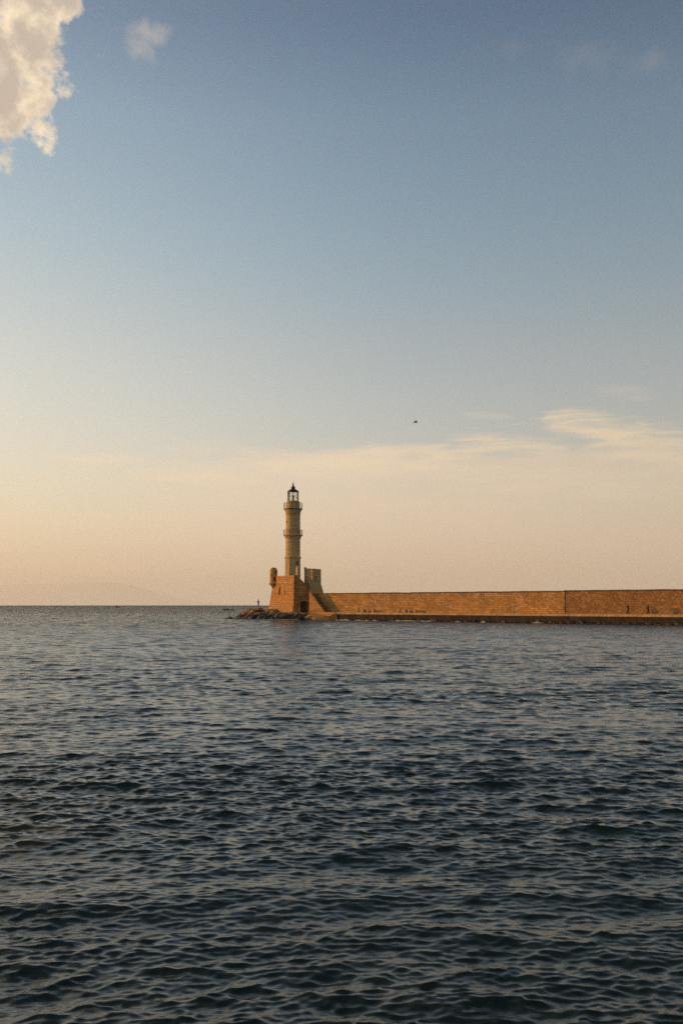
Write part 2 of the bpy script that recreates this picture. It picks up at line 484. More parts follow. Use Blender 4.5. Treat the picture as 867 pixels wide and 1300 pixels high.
# ------------------------------------------------------------------ sea
def sea():
    r = [0.6]
    while r[-1] < 13000:
        x = r[-1]
        if x < 5:
            st = 0.25
        elif x < 480:
            st = min(0.0019 * x, 0.24)
        elif x < 1500:
            st = 0.02 * x
        else:
            st = 0.10 * x
        r.append(x + st)
    r = np.array(r)
    fine = np.arange(-R(31), R(31), 0.0020)
    coarse = np.linspace(R(31), 2 * math.pi - R(31), 90)
    th = np.concatenate([fine, coarse])
    nr, nt = len(r), len(th)
    X = (r[:, None] * np.sin(th)[None]).astype(np.float32)
    Y = (r[:, None] * np.cos(th)[None]).astype(np.float32)
    Z = np.zeros_like(X)
    DX, DY = np.zeros_like(X), np.zeros_like(X)
    step = np.gradient(r)
    N = 270
    lam = np.concatenate([np.exp(rng.uniform(np.log(0.085), np.log(0.4), 130)), np.exp(rng.uniform(np.log(0.4), np.log(9.0), N - 130))])
    lam.sort()
    LP = 0.85
    gust = np.ones_like(X)
    for q in range(9):                                    # slow patches of rougher and calmer water
        L = rng.uniform(5, 30)
        d = R(-90 + rng.normal(0, 35))
        gust += np.float32(0.06) * np.cos(np.float32(6.283 / L) * (math.cos(d) * X + math.sin(d) * Y) + np.float32(rng.uniform(0, 6.28)))
    gust = np.clip(gust, 0.45, 1.7).astype(np.float32)
    for l in lam:
        k = 2 * math.pi / l
        spread = 18 if l > 0.55 else 30
        d = R(-90 + 10 + rng.choice((-1, 1)) * (8 if l > 0.55 else 16) + rng.normal(0, spread))             # travelling towards the shore
        s = (0.0232 * min(1.0, (0.95 / l) ** 1.3)) if l > 0.4 else 0.0265
        a = s / k * rng.rayleigh(0.8)
        fade = np.clip((l / step - 2.2) / 1.8, 0, 1)
        rows = np.nonzero(fade > 0)[0]
        if not len(rows):
            continue
        rows = rows[r[rows] < 900]
        i1 = rows.max() + 1
        cx, cy = math.cos(d), math.sin(d)
        ph = k * (cx * X[:i1] + cy * Y[:i1]) + np.float32(rng.uniform(0, 6.283))
        g = (a * fade[:i1]).astype(np.float32)[:, None] * (gust[:i1] if l < 1.6 else 1.0)
        Z[:i1] += g * np.cos(ph)
        sn = np.sin(ph) * g * np.float32(0.9)
        DX[:i1] -= cx * sn
        DY[:i1] -= cy * sn
    Z -= ((X * X + Y * Y) / (2 * 6371000.0)).astype(np.float32)
    co = np.stack([X + DX, Y + DY, Z], -1).reshape(-1, 3)
    co = np.vstack([co, [[0, 0, 0]]]).astype(np.float32)
    i = np.arange(nr - 1)[:, None] * nt
    j = np.arange(nt)[None]
    jn = (j + 1) % nt
    quads = np.stack([i + j, i + jn, i + nt + jn, i + nt + j], -1).reshape(-1, 4)[:, ::-1]
    jj = np.arange(nt)
    tris = np.stack([np.full(nt, nr * nt), (jj + 1) % nt, jj], -1)[:, ::-1]
    me = bpy.data.meshes.new('sea')
    me.vertices.add(len(co))
    me.vertices.foreach_set('co', co.ravel())
    loops = np.concatenate([quads.ravel(), tris.ravel()]).astype(np.int32)
    me.loops.add(len(loops))
    me.loops.foreach_set('vertex_index', loops)
    tot = np.concatenate([np.full(len(quads), 4), np.full(len(tris), 3)]).astype(np.int32)
    start = np.concatenate([[0], np.cumsum(tot)[:-1]]).astype(np.int32)
    me.polygons.add(len(tot))
    me.polygons.foreach_set('loop_start', start)
    me.polygons.foreach_set('loop_total', tot)
    me.update(calc_edges=True)
    me.validate()
    me.polygons.foreach_set('use_smooth', np.ones(len(tot), bool))
    me.materials.append(M_water)
    o = bpy.data.objects.new('sea', me)
    COL.objects.link(o)
    if me.polygons[len(me.polygons) // 2].normal.z < 0:
        me.flip_normals()
    o['kind'] = 'structure'


sea()


# ------------------------------------------------------------------ far hills and the air
def hills():
    prof = [(-700, 766), (-420, 752), (-250, 745), (-120, 748), (-40, 744), (0, 743), (40, 741.5), (90, 740.5), (128, 739), (150, 739.5), (172, 743.5), (200, 751), (225, 758.5), (250, 763.5), (290, 766), (340, 769), (400, 772)]
    bm = bmesh.new()
    rows = []
    D0 = 80000.0
    xs = np.linspace(-700, 400, 150)
    pxs, pys = zip(*prof)
    for px in xs:
        py = float(np.interp(px, pxs, pys))
        py += 0.9 * mnoise.noise(Vector((px * 0.05, 0, 0))) + 0.5 * mnoise.noise(Vector((px * 0.17, 4, 0)))
        top = Zat(py, D0)
        row = []
        for kf, (D, f) in enumerate(((71000, -0.1), (74600, 0.35), (77500, 0.75), (80000, 1.0), (83000, 0.7), (88000, -0.1))):
            z = -510 + (top + 510) * max(f, 0)
            if 0 < f < 1:
                z += 110 * mnoise.noise(Vector((px * 0.04, kf * 3.1, 2)))
            row.append(bm.verts.new((ray(px, 700).x * D, D, z if f > 0 else -520)))
        rows.append(row)
    for a, b_ in zip(rows, rows[1:]):
        for i in range(5):
            bm.faces.new((a[i], a[i + 1], b_[i + 1], b_[i]))
    tag(link('hills', bm, M_hill, smooth=True), None, None, kind='structure')


hills()
HAZE = 4.1e-5
bm = bmesh.new()
box(bm, -95000, 95000, -14000, 90000, -521, 2300)
m, n, b = mat('air')
for nd in list(n.t.nodes):
    if nd.type == 'BSDF_PRINCIPLED':
        n.t.nodes.remove(nd)
pv = n.new('ShaderNodeVolumePrincipled')
pv.inputs['Color'].default_value = (0.99, 0.965, 0.92, 1)
pv.inputs['Density'].default_value = HAZE
pv.inputs['Anisotropy'].default_value = 0.2
for nd in n.t.nodes:
    if nd.type == 'OUTPUT_MATERIAL':
        n.t.links.new(pv.outputs[0], nd.inputs['Volume'])
try:
    m.cycles.homogeneous_volume = True
except Exception:
    pass
tag(link('haze', bm, m), None, None, kind='stuff')

# ------------------------------------------------------------------ wall line, quay
WD = Vector((0.745, -0.667, 0)).normalized()          # along the wall, towards the camera
WB = Vector((-WD.y, WD.x, 0))                          # away from the camera, behind the wall
W0 = Vector((-6.5, 227.9, 0))
WROT = math.atan2(WD.y, WD.x)
DECK, WTOP = 1.72, 5.78


def on_line(px, p0, d):
    k = (px - CX) / F
    return (k * p0.y - p0.x) / (d.x - k * d.y)


def wall(name, t0, t1, z1, front, thick, material, label):
    o = thing(name, W0 + WD * t0 + Vector((0, 0, DECK)), label, 'wall', 'sections of the long harbour wall', WROT)
    L = t1 - t0
    k = max(2, int(L / 0.8))
    bm = bmesh.new()
    rings = []
    for i in range(k + 1):
        x = L * i / k
        h = z1 - DECK + 0.09 * mnoise.noise(Vector((x * 0.21, t0, 3))) + 0.05 * mnoise.noise(Vector((x * 1.9, t0, 7)))
        rings.append([(x, -front, -0.05), (x, thick, -0.05), (x, thick, h), (x, -front + 0.10, h)])
    loft(bm, rings)
    link('masonry', bm, material, o)
    bm = bmesh.new()
    x = 0.0
    while x < L - 0.3:
        l = min(random.uniform(0.7, 1.3), L - x)
        h = z1 - DECK + 0.04 + 0.05 * mnoise.noise(Vector(((x + t0) * 0.25, 1, 3))) + 0.03 * random.random()
        box(bm, x + 0.02, x + l - 0.02, -front - 0.06 + 0.03 * random.random(), 0.65, h - 0.10, h + 0.10)
        x += l
    link('coping', bm, M_cap, o)
    return o


M_cap = plain('dark weathered capstones', (0.15, 0.10, 0.06), 0.9, 0.35, 1.5)
TJ = on_line(715, W0, WD)
wall('harbour_wall', -0.6, TJ, 5.78, 0.0, 2.6, M_wall, 'long coursed stone harbour wall section running from the bastion, pale stones in it')
wall('harbour_wall', TJ + 0.01, TJ + 75, 5.86, -0.12, 2.2, M_rubble, 'rougher rubble stone harbour wall section behind the two walkers in dark clothes')

# quay: dark wet body with a dry upper course
QA = Vector((-4.6, 219.6, 0))
QL = 150.0
bm = bmesh.new()


def quay_rings(bm, z0, z1, out, nseg=420):
    rings = []
    for i in range(nseg + 1):
        x = QL * i / nseg
        o_ = out + 0.16 * mnoise.fractal(Vector((x * 0.45, z0, 5)), 1.0, 2.0, 4)
        rings.append([(x, -o_ + 0.18 * (z1 > 1.3) * 0, z0), (x, 12, z0), (x, 12, z1), (x, -o_, z1)])
    loft(bm, rings)


qo_loc, qrot = QA, WROT
quay_rings(bm, -3.0, 1.30, 0.02)
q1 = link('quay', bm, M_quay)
q1.location, q1.rotation_euler = qo_loc, (0, 0, qrot)
tag(q1, None, None, kind='structure')
bm = bmesh.new()
quay_rings(bm, 1.302, DECK, 0.10)
q2 = link('quay_pavement', bm, M_lip)
q2.location, q2.rotation_euler = qo_loc, (0, 0, qrot)
tag(q2, None, None, kind='structure')
bm = bmesh.new()
rows = []
for i in range(700):
    x = 6 + (QL - 6) * i / 699
    row = []
    for k_, (o_, z_) in enumerate(((-0.3, 0.55), (0.1, 0.40), (0.45, 0.20), (0.9, -0.1), (1.6, -0.8))):
        f_ = mnoise.fractal(Vector((x * 0.8, k_ * 0.9, 2)), 1.0, 2.1, 5)
        g_ = mnoise.noise(Vector((x * 0.09, 3, 1)))
        row.append(bm.verts.new((x, -o_ - 0.25 * f_ * (k_ > 0), z_ + 0.38 * f_ + 0.35 * g_ - 0.1)))
    rows.append(row)
for a, b_ in zip(rows, rows[1:]):
    for i in range(len(a) - 1):
        bm.faces.new((a[i], a[i + 1], b_[i + 1], b_[i]))
q3 = link('rubble_ground', bm, M_rock)
q3.location, q3.rotation_euler = qo_loc, (0, 0, qrot)
tag(q3, None, None, kind='structure')
# ramp that turns the quay end towards the bastion
bm = bmesh.new()


def qpt(px, out, z):
    o_ = QA - WB * 0.11
    p = o_ + WD * on_line(px, o_, WD) - WB * out
    return Vector((p.x, p.y, z))


tp = [qpt(396, 0.0, DECK - 0.01), qpt(428, 0.0, DECK - 0.01), qpt(422, 0.9, 0.85), qpt(408, 2.2, 0.55), qpt(397, 2.4, 0.7), qpt(392, -3, DECK - 0.01)]
loft(bm, [[Vector((p.x, p.y, -2.5)) for p in tp], tp])
tag(link('quay_ramp', bm, M_fort), None, None, kind='structure')

# ------------------------------------------------------------------ bastion
E1, E2 = Vector((-0.469, 0.883, 0)), Vector((0.883, 0.469, 0))
C_TOP = Vector((ray(373.3, 739).x * 228.9, 228.9, 0))
FROT = math.atan2(E2.y, E2.x)
ZC = Zat(739.5, 228.9)
ZP = Zat(730.2, 228.9)
ZB = 0.4


def fl(p):
    """world point -> bastion local (x along the right face, y along the left face)"""
    q = Vector((p.x, p.y, 0)) - C_TOP
    return Vector((q.dot(E2), q.dot(E1), p.z))


def face_pt(px, py, batter_at=None):
    """point of the shaded right face under a photo pixel, in local coordinates (x, z)"""
    D = 229.0
    for _ in range(6):
        p = P(px, py, D)
        k = (ZC - p.z) / (ZC - 1.7)
        yl = -1.40 * max(0.0, k)
        base_p = C_TOP + E1 * yl
        t = on_line(px, base_p, E2)
        D = (base_p + E2 * t).y
    return t, P(px, py, D).z, yl


fort = thing('bastion', C_TOP, 'honey coloured stone bastion with arrow slits carrying the lighthouse tower', 'fort', rotz=FROT)
LEN = on_line(346.8, C_TOP, E1)
A1 = face_pt(379, 745)[0]
AR = face_pt(392.3, 760)[0] + 2.2
bm = bmesh.new()
kb = (ZC - ZB) / (ZC - 1.7)
lo = [(-0.81 * kb, -1.40 * kb, ZB), (AR, -1.40 * kb, ZB), (AR, LEN + 0.9 * kb, ZB), (-0.81 * kb, LEN + 0.9 * kb, ZB)]
hi = [(0, 0, ZC), (A1, 0, ZC), (A1, LEN, ZC), (0, LEN, ZC)]
# body: battered block; its right end is the sloping stair wall below
lo[1] = (A1 + 0.0, lo[1][1], ZB)
lo[2] = (A1 + 0.0, lo[2][1], ZB)
loft(bm, [lo, hi])
body = link('walls', bm, M_fort, fort)
sl_cut = []
for (px, w_, y0, y1, dep) in ((355.3, 0.50, 745.5, 755.2, 1.2), (362.6, 0.40, 746.2, 755.0, 0.10)):
    # slit on the left face: local y where the pixel ray meets x = -batter
    D = 229.0
    for _ in range(6):
        p = P(px, 750, D)
        k = (ZC - p.z) / (ZC - 1.7)
        b0 = C_TOP - E2 * 0.81 * k
        t = on_line(px, b0, E1)
        D = (b0 + E1 * t).y
    z0, z1 = Zat(y1, D), Zat(y0, D)
    xx = -0.81 * k
    c = bmesh.new()
    box(c, xx - 1.5, xx + dep, t - w_, t + w_, z0, z1)
    sl_cut.append(c)
cut(body, *sl_cut)
# string course and parapet
bm = bmesh.new()
box(bm, -0.10, A1 + 0.12, -0.10, LEN + 0.08, ZC + 0.002, ZC + 0.22)
link('string_course', bm, M_cope, fort)
bm = bmesh.new()
PT = 0.8
for (x0, x1, y0, y1) in ((0, PT, 0, LEN), (PT, face_pt(376.2, 732)[0], 0, PT), (PT, A1 + 2.5, LEN - PT, LEN)):
    box(bm, x0, x1, y0, y1, ZC + 0.222, ZP + 0.04 * (x0 > 0))
link('parapet', bm, M_fort, fort)
# sloping stair wall on the right face with the arched passage
prof = [face_pt(px, py) for px, py in ((375, 731.5), (379.5, 735.2), (383, 737.4), (386, 740.6), (389, 745), (391, 749.5), (393, 753), (397, 760))]
x0s, xe = A1 - 0.35, prof[-1][0]


def stairwall(bm, zoff, y_out, y_in, drop=None):
    top = [(p[0], p[1] + zoff) for p in prof if p[0] > x0s - 1.2]
    zs = [p[1] for p in top]
    cols = []
    for x, z in top:
        k = (ZC - min(z, ZC)) / (ZC - 1.7)
        cols.append((x, z, -1.40 * max(0, k)))
    return cols


bm = bmesh.new()
cols = stairwall(bm, 0, 0, 0)
rings = []
for x, z, yb in cols:
    zb = ZB
    kk = (ZC - zb) / (ZC - 1.7)
    rings.append([(x, -1.40 * kk - 0.004, zb), (x, yb - 0.004, z), (x, 2.4, z), (x, 2.4, zb)])
loft(bm, rings)
sw = link('stair_wall', bm, M_fort, fort)
ax0, ax1 = face_pt(381.6, 770)[0], face_pt(392.0, 770)[0]
az0, az1 = face_pt(386, 777.5)[1], face_pt(386, 763.3)[1]
c = bmesh.new()
ra = (ax1 - ax0) / 2
sp = az1 - ra * 0.45
arc = [(ax0, az0), (ax1, az0), (ax1, sp)] + [((ax0 + ax1) / 2 + ra * math.cos(t), sp + 0.45 * ra * math.sin(t)) for t in np.linspace(0.15, math.pi - 0.15, 10)] + [(ax0, sp)]
loft(c, [[(x, -4.0, z) for x, z in arc], [(x, 0.9, z) for x, z in arc]])
cut(sw, c)
bm = bmesh.new()      # lighter voussoirs round the arch, standing slightly proud of the battered face


def yface(z):
    return -1.40 * (ZC - z) / (ZC - 1.7)


arch_pts = [((ax0 + ax1) / 2 + (ra + 0.02) * math.cos(t), sp + 0.47 * ra * math.sin(t), t) for t in np.linspace(0.0, math.pi, 12)]
for (xa, za, ta), (xb, zb, tb) in zip(arch_pts, arch_pts[1:]):
    g = 0.36
    A_ = [(xa, za), (xb, zb), (xb + 0.10 * math.cos(tb), zb + g), (xa + 0.10 * math.cos(ta), za + g)]
    loft(bm, [[(x, yface(z) - 0.05, z) for x, z in A_], [(x, yface(z) + 0.3, z) for x, z in A_]])
link('arch_stones', bm, M_cope, fort)
bm = bmesh.new()
box(bm, ax0 + 0.01, ax1 - 0.01, 0.30, 0.40, az0, az1 - 0.02)
link('passage_door', bm, M_wood, fort)
bm = bmesh.new()
box(bm, ax0 - 0.6, ax1 + 0.5, -3.0, -0.9, az0 - 0.35, az0 - 0.02)
link('doorstep', bm, M_plaster, fort)
bm = bmesh.new()      # rounded coping over the sloping wall
rings = []
for x, z, yb in cols[1:]:
    rings.append([(x, yb - 0.12, z + 0.004), (x, yb - 0.05, z + 0.22), (x, yb + 0.45, z + 0.32), (x, 1.0, z + 0.26), (x, 1.0, z + 0.004)])
loft(bm, rings)
link('stair_coping', bm, M_cope, fort)
# lit stair flank: solid stair descending along the harbour wall
S0 = Vector((ray(392.5, 760).x * 225.9, 225.9, 0))
T1 = on_line(411.5, S0, WD)
ZS = Zat(750.3, 225.9)
bm = bmesh.new()
flank = []
nst = 22
gap = (W0 - S0).dot(WB) + 0.0
loc_pts = []
prof_s = [(-0.4, DECK - 0.8), (T1, DECK - 0.8), (T1, DECK)]
# parapet-like flank (smooth slope) and steps behind it
side = [(0.0, DECK - 0.8), (T1 + 0.1, DECK - 0.8), (T1 + 0.1, DECK + 0.05), (0.0, ZS)]


def st_pt(t, off, z):
    return fl(S0 + WD * t + WB * off + Vector((0, 0, z)))


loft(bm, [[st_pt(t, 0.0, z) for t, z in side], [st_pt(t, 0.34, z) for t, z in side]])
link('stair_flank', bm, M_fort, fort)
bm = bmesh.new()
for i in range(nst):
    ta, tb = T1 * i / nst, T1 * (i + 1) / nst
    zt = ZS - (ZS - DECK) * (i + 1) / nst - 0.25
    q = [(ta, DECK - 0.8), (tb, DECK - 0.8), (tb, zt), (ta, zt)]
    if zt > DECK:
        loft(bm, [[st_pt(t, 0.342, z) for t, z in q], [st_pt(t, max(0.6, gap - 0.01), z) for t, z in q]])
link('stair_steps', bm, M_rubble, fort)

# corner bartizan
BD = 238.7
bc = fl(P(347.4, 735, BD))
mpp = BD / F
rb = 4.75 * mpp
z_dome, z_spring, z_corb, z_tip = Zat(720.2, BD), Zat(724.6, BD), Zat(740.2, BD), Zat(748, BD)
bm = bmesh.new()
lathe(bm, [(rb, z_corb), (rb, z_spring)] + [(rb * math.cos(t), z_spring + (z_dome - z_spring) * math.sin(t)) for t in np.linspace(0.2, 1.5, 7)], 28, 0, bc.x, bc.y)
bart = link('bartizan', bm, M_bart, fort)
cs = []
for (px, py, hw, hh) in ((350.3, 727.3, 0.30, 0.50), (348.6, 735.0, 0.24, 0.40), (344.6, 730, 0.10, 0.3)):
    p = fl(P(px, py, BD - 1.0))
    d2 = fl(P(px, py, BD - 5.0))
    v = (p - d2).normalized()
    s = Vector((-v.y, v.x, 0)).normalized()
    c = bmesh.new()
    q = [(-hw, -hh), (hw, -hh), (hw, hh * 0.6), (hw * 0.5, hh), (-hw * 0.5, hh), (-hw, hh * 0.6)]
    loft(c, [[d2 + s * a + Vector((0, 0, h_)) for a, h_ in q], [p + v * 0.9 + s * a + Vector((0, 0, h_)) for a, h_ in q]])
    cs.append(c)
cut(bart, *cs)
bm = bmesh.new()
lathe(bm, [(0.06, z_tip), (rb * 0.55, z_tip + 0.55), (rb * 1.05, z_corb - 0.35), (rb * 1.28, z_corb - 0.22), (rb * 1.28, z_corb - 0.004)], 28, 0, bc.x, bc.y)
link('corbel', bm, M_bart, bart)

# ------------------------------------------------------------------ lighthouse tower
TD = 233.8
TC = P(371.7, 735, TD)
mpp = TD / F


def tz(py):
    return Zat(py, TD)


def tr_(wpx):
    return wpx * mpp / 2


tower = thing('lighthouse', (TC.x, TC.y, 0), 'tall slender sand coloured stone lighthouse tower with two galleries and glazed lantern', 'lighthouse')
OCT = R(22.5)
bm = bmesh.new()
ro = tr_(19.2) / math.cos(OCT) * 0.985
lathe(bm, [(ro * 1.02, ZC + 0.15), (ro, tz(709.3))], 8, OCT)
low = link('lower_shaft', bm, M_tower, tower)
c = bmesh.new()
p = P(377.7, 715.5, TD) - TC
box(c, p.x - 0.26, p.x + 0.26, -4, -0.7, tz(718), tz(713.3))
cut(low, c)
bm = bmesh.new()
rr = ro
lathe(bm, [(rr * 0.99, tz(709.9)), (rr * 1.05, tz(709.2)), (rr * 1.10, tz(708.3)), (rr * 1.08, tz(707.4)), (rr * 0.98, tz(706.9))], 8, OCT)
link('string_course', bm, M_tower, tower)
rm = tr_(18.7)
bm = bmesh.new()
lathe(bm, [(rm * 1.01, tz(707.0)), (rm, tz(690.3)), (rm * 0.995, tz(684.5))], 16, R(11.25))
link('middle_shaft', bm, M_tower, tower)
bm = bmesh.new()
lathe(bm, [(rm * 0.99, tz(689.2)), (rm * 1.03, tz(688.8)), (rm * 1.03, tz(688.2)), (rm * 0.99, tz(687.8))], 16, R(11.25))
link('collar', bm, M_tower, tower)


def corbel_ring(z0, z1, r0, r1, seg):
    """moulded flare under a gallery"""
    pr = [(r0 * 0.98, z0)]
    for t in np.linspace(0, 1, 6):
        pr.append((r0 + (r1 - r0) * (0.15 + 0.85 * t ** 1.6), z0 + 0.12 + (z1 - z0 - 0.12) * t))
    return pr


def railing(r, z, h, name='railing'):
    bm = bmesh.new()
    for f in (0.36, 0.68, 1.0):
        ring(bm, r, z + h * f, 0.022 if f < 1 else 0.03)
    for i in range(20):
        a = 2 * math.pi * i / 20
        tube(bm, (r * math.cos(a), r * math.sin(a), z), (r * math.cos(a), r * math.sin(a), z + h), 0.028, seg=6)
    return bm


bm = bmesh.new()
g2 = tr_(25.0)
lathe(bm, corbel_ring(tz(684.6), tz(680.0), rm, g2 * 0.97, 32) + [(g2, tz(679.9)), (g2, tz(679.0)), (rm * 0.9, tz(678.9))], 32)
link('middle_gallery', bm, M_tower, tower)
link('railing', railing(g2 - 0.08, tz(679.0), tz(672.9) - tz(679.0)), M_rail, tower)
ru = tr_(18.3)
bm = bmesh.new()
lathe(bm, [(ru * 1.03, tz(679.2)), (ru * 1.015, tz(676)), (ru, tz(656)), (ru, tz(653.0))], 40)
ups = link('upper_shaft', bm, M_tower, tower, smooth=False)
c = bmesh.new()
a_w = R(180 + 43)
v = Vector((math.cos(a_w) * 0, 0, 0))
pw = P(364.5, 663.4, TD) - TC
ang = math.asin(max(-1, min(1, pw.x / ru)))
dirw = Vector((math.sin(ang), -math.cos(ang), 0))
sid = Vector((dirw.y, -dirw.x, 0))
q = [(-0.24, tz(665.0)), (0.24, tz(665.0)), (0.24, tz(662.3)), (0.12, tz(661.7)), (-0.12, tz(661.7)), (-0.24, tz(662.3))]
loft(c, [[dirw * (ru + 0.6) + sid * s_ + Vector((0, 0, z_)) for s_, z_ in q], [dirw * (ru - 0.7) + sid * s_ + Vector((0, 0, z_)) for s_, z_ in q]])
cut(ups, c)
bm = bmesh.new()
lathe(bm, [(ru * 0.99, tz(654.8)), (ru * 1.035, tz(654.4)), (ru * 1.035, tz(653.4)), (ru * 0.99, tz(653.0))], 40)
link('collar', bm, M_tower, tower)
g1 = tr_(24.2)
bm = bmesh.new()
lathe(bm, corbel_ring(tz(652.6), tz(647.2), ru, g1 * 0.93, 40) + [(ru * 0.9, tz(647.1))], 40)
link('cornice', bm, M_tower, tower)
bm = bmesh.new()
lathe(bm, [(g1 * 0.9, tz(647.15)), (g1, tz(646.9)), (g1, tz(645.9)), (g1 * 0.6, tz(645.6))], 40)
link('upper_gallery', bm, M_iron, tower)
link('railing', railing(g1 - 0.06, tz(645.9), tz(638.6) - tz(645.9)), M_rail, tower)
rd = tr_(17.0)
bm = bmesh.new()
lathe(bm, [(rd, tz(646.0)), (rd, tz(638.2)), (rd * 1.03, tz(637.6)), (rd * 0.9, tz(636.4))], 36)
link('lantern_drum', bm, M_tower, tower)
rl = tr_(13.8)
lant = bpy.data.objects.new('lantern', None)
COL.objects.link(lant)
lant.parent = tower
bm = bmesh.new()
seg = 24
za, zb = tz(636.4), tz(624.0)
for i in range(seg):
    a0, a1 = 2 * math.pi * i / seg, 2 * math.pi * (i + 1) / seg
    bm.faces.new([bm.verts.new((rl * 0.97 * math.cos(a), rl * 0.97 * math.sin(a), z)) for a, z in ((a0, za), (a1, za), (a1, zb), (a0, zb))])
bmesh.ops.remove_doubles(bm, verts=bm.verts[:], dist=1e-4)
link('glazing', bm, M_glass, lant)
bm = bmesh.new()
for i in range(8):
    a = 2 * math.pi * (i + 0.30) / 8
    tube(bm, (rl * math.cos(a), rl * math.sin(a), za - 0.05), (rl * math.cos(a), rl * math.sin(a), zb + 0.05), 0.06, seg=6)
for f in (0.0, 0.5, 1.0):
    ring(bm, rl, za + (zb - za) * f, 0.03 if f == 0.5 else 0.07, 30)
link('glazing_bars', bm, M_iron, lant)
bm = bmesh.new()
lathe(bm, [(0.20, za - 0.1), (0.14, za + 0.5), (0.20, za + 0.7), (0.24, za + 1.0), (0.20, za + 1.3), (0.07, za + 1.5), (0.05, zb)], 16)
link('lamp', bm, plain('lamp lens', (0.30, 0.27, 0.22), 0.2, 0.2), lant)
bm = bmesh.new()
rc_ = tr_(14.6)
lathe(bm, [(rc_ * 0.9, tz(624.1)), (rc_, tz(623.9)), (rc_ * 0.98, tz(623.4)), (rc_ * 0.62, tz(621.9)), (rc_ * 0.40, tz(620.9)), (rc_ * 0.33, tz(620.4))], 32)
cup = link('cupola', bm, M_iron, tower)
bm = bmesh.new()
rv = tr_(5.2)
lathe(bm, [(rv * 0.9, tz(620.6)), (rv, tz(620.0)), (rv, tz(618.4)), (rv * 0.75, tz(617.6)), (rv * 0.40, tz(617.0)), (rv * 0.40, tz(614.6)), (rv * 0.30, tz(614.0)), (0.03, tz(612.8)), (0.02, tz(610.6))], 20)
link('ventilator', bm, M_iron, cup)
# door porch at the foot of the tower, turned like the bastion
pc = P(377.9, 725, TD - 2.2) - TC
bm = bmesh.new()
d1, d2 = E1, E2
o_ = Vector((pc.x, pc.y, 0))
quad = [o_ - d2 * 0.30 - d1 * 0.45, o_ + d2 * 0.30 - d1 * 0.45, o_ + d2 * 0.30 + d1 * 1.3, o_ - d2 * 0.30 + d1 * 1.3]
loft(bm, [[(q_.x, q_.y, ZC + 0.15) for q_ in quad], [(q_.x, q_.y, tz(720.6)) for q_ in quad], [(o_.x + (q_.x - o_.x) * 0.6, o_.y + (q_.y - o_.y) * 0.8, tz(719.6)) for q_ in quad]])
link('door_porch', bm, M_plaster, tower)

# ------------------------------------------------------------------ ruined turret beside the tower
UD = 229.9
corner = Vector((ray(396.7, 740).x * UD, UD, 0))
an, bn = R(50), R(40)
U1 = Vector((-math.cos(an), math.sin(an), 0))      # along the left face, away
U2 = Vector((math.cos(bn), math.sin(bn), 0))
l1 = on_line(386.4, corner, U1)
l2 = on_line(407.6, corner, U2)
ztop = Zat(721.8, UD)
zfl = Zat(741.5, UD)
zlow = Zat(760, UD)
turret = thing('guard_turret', corner, 'square weathered stone guard turret with flared foot, right of the lighthouse tower', 'turret', rotz=0)


def tq(k, z, dz=(0, 0, 0, 0)):
    pts = [-(U1 + U2) * k, U2 * (l2 + k) - U1 * k, U2 * (l2 + k) + U1 * (l1 + k), U1 * (l1 + k) - U2 * k]
    return [(p.x, p.y, z + d) for p, d in zip(pts, dz)]


bm = bmesh.new()
loft(bm, [tq(0.75, zlow - 2), tq(0.70, zlow), tq(0.08, zfl - 0.3), tq(0.0, zfl), tq(0, ztop, (0.0, -0.12, -0.1, 0.15))])
tb = link('walls', bm, M_turret, turret)
p = P(400.9, 733.5, UD)
c = bmesh.new()
k_ = on_line(400.9, corner, U2)
nrm = Vector((-U2.y, U2.x, 0))
if nrm.y > 0:
    nrm = -nrm
cc = U2 * k_
z0, z1 = Zat(736.3, UD), Zat(731.0, UD)
q = [(-0.22, z0), (0.22, z0), (0.22, z1), (-0.22, z1)]
loft(c, [[cc + nrm * 1 + U2 * s_ + Vector((0, 0, z_)) for s_, z_ in q], [cc - nrm * 0.6 + U2 * s_ + Vector((0, 0, z_)) for s_, z_ in q]])
cut(tb, c)
bm = bmesh.new()
e = U1 * (l1 - 0.35)
box(bm, e.x - 0.28, e.x + 0.28, e.y - 0.1, e.y + 0.4, ztop - 0.1, ztop + 0.42)
link('merlon', bm, M_turret, turret)
bm = bmesh.new()
loft(bm, [tq(0.05, Zat(735.8, UD)), tq(0.05, Zat(735.1, UD))])
link('string_course', bm, M_turret, turret)


# ------------------------------------------------------------------ benches along the wall
def make_bench():
    o = thing('bench', (0, 0, DECK), '', 'bench', 'stone benches along the harbour wall', WROT)
    bm = bmesh.new()
    box(bm, -0.55, 0.55, -0.22, 0.22, 0.36, 0.46)
    link('seat', bm, M_bench, o)
    for s in (-1, 1):
        bm = bmesh.new()
        vs = box(bm, s * 0.74 - 0.19, s * 0.74 + 0.19, -0.26, 0.26, 0.0, 0.72)
        bmesh.ops.bevel(bm, geom=bm.edges[:], offset=0.025, segments=2, affect='EDGES')
        link('end_block', bm, M_bench, o)
    return o


def copy_tree(o):
    c = o.copy()
    COL.objects.link(c)
    for ch in [x for x in COL.objects if x.parent == o]:
        d = ch.copy()
        COL.objects.link(d)
        d.parent = c
    return c


bench0 = make_bench()
LB = W0 - WB * 0.75
blabels = ['low stone bench against the wall, the one closest to the bastion',
           'low stone bench against the wall, second along from the bastion',
           'low stone bench against the wall, third along from the bastion',
           'low stone bench against the wall, the one farthest from the bastion']
for i, px in enumerate((457.5, 470.5, 509.8, 523.0)):
    o = bench0 if i == 0 else copy_tree(bench0)
    t = on_line(px, LB, WD)
    p = LB + WD * t
    o.location = (p.x, p.y, DECK)
    o['label'] = blabels[i]

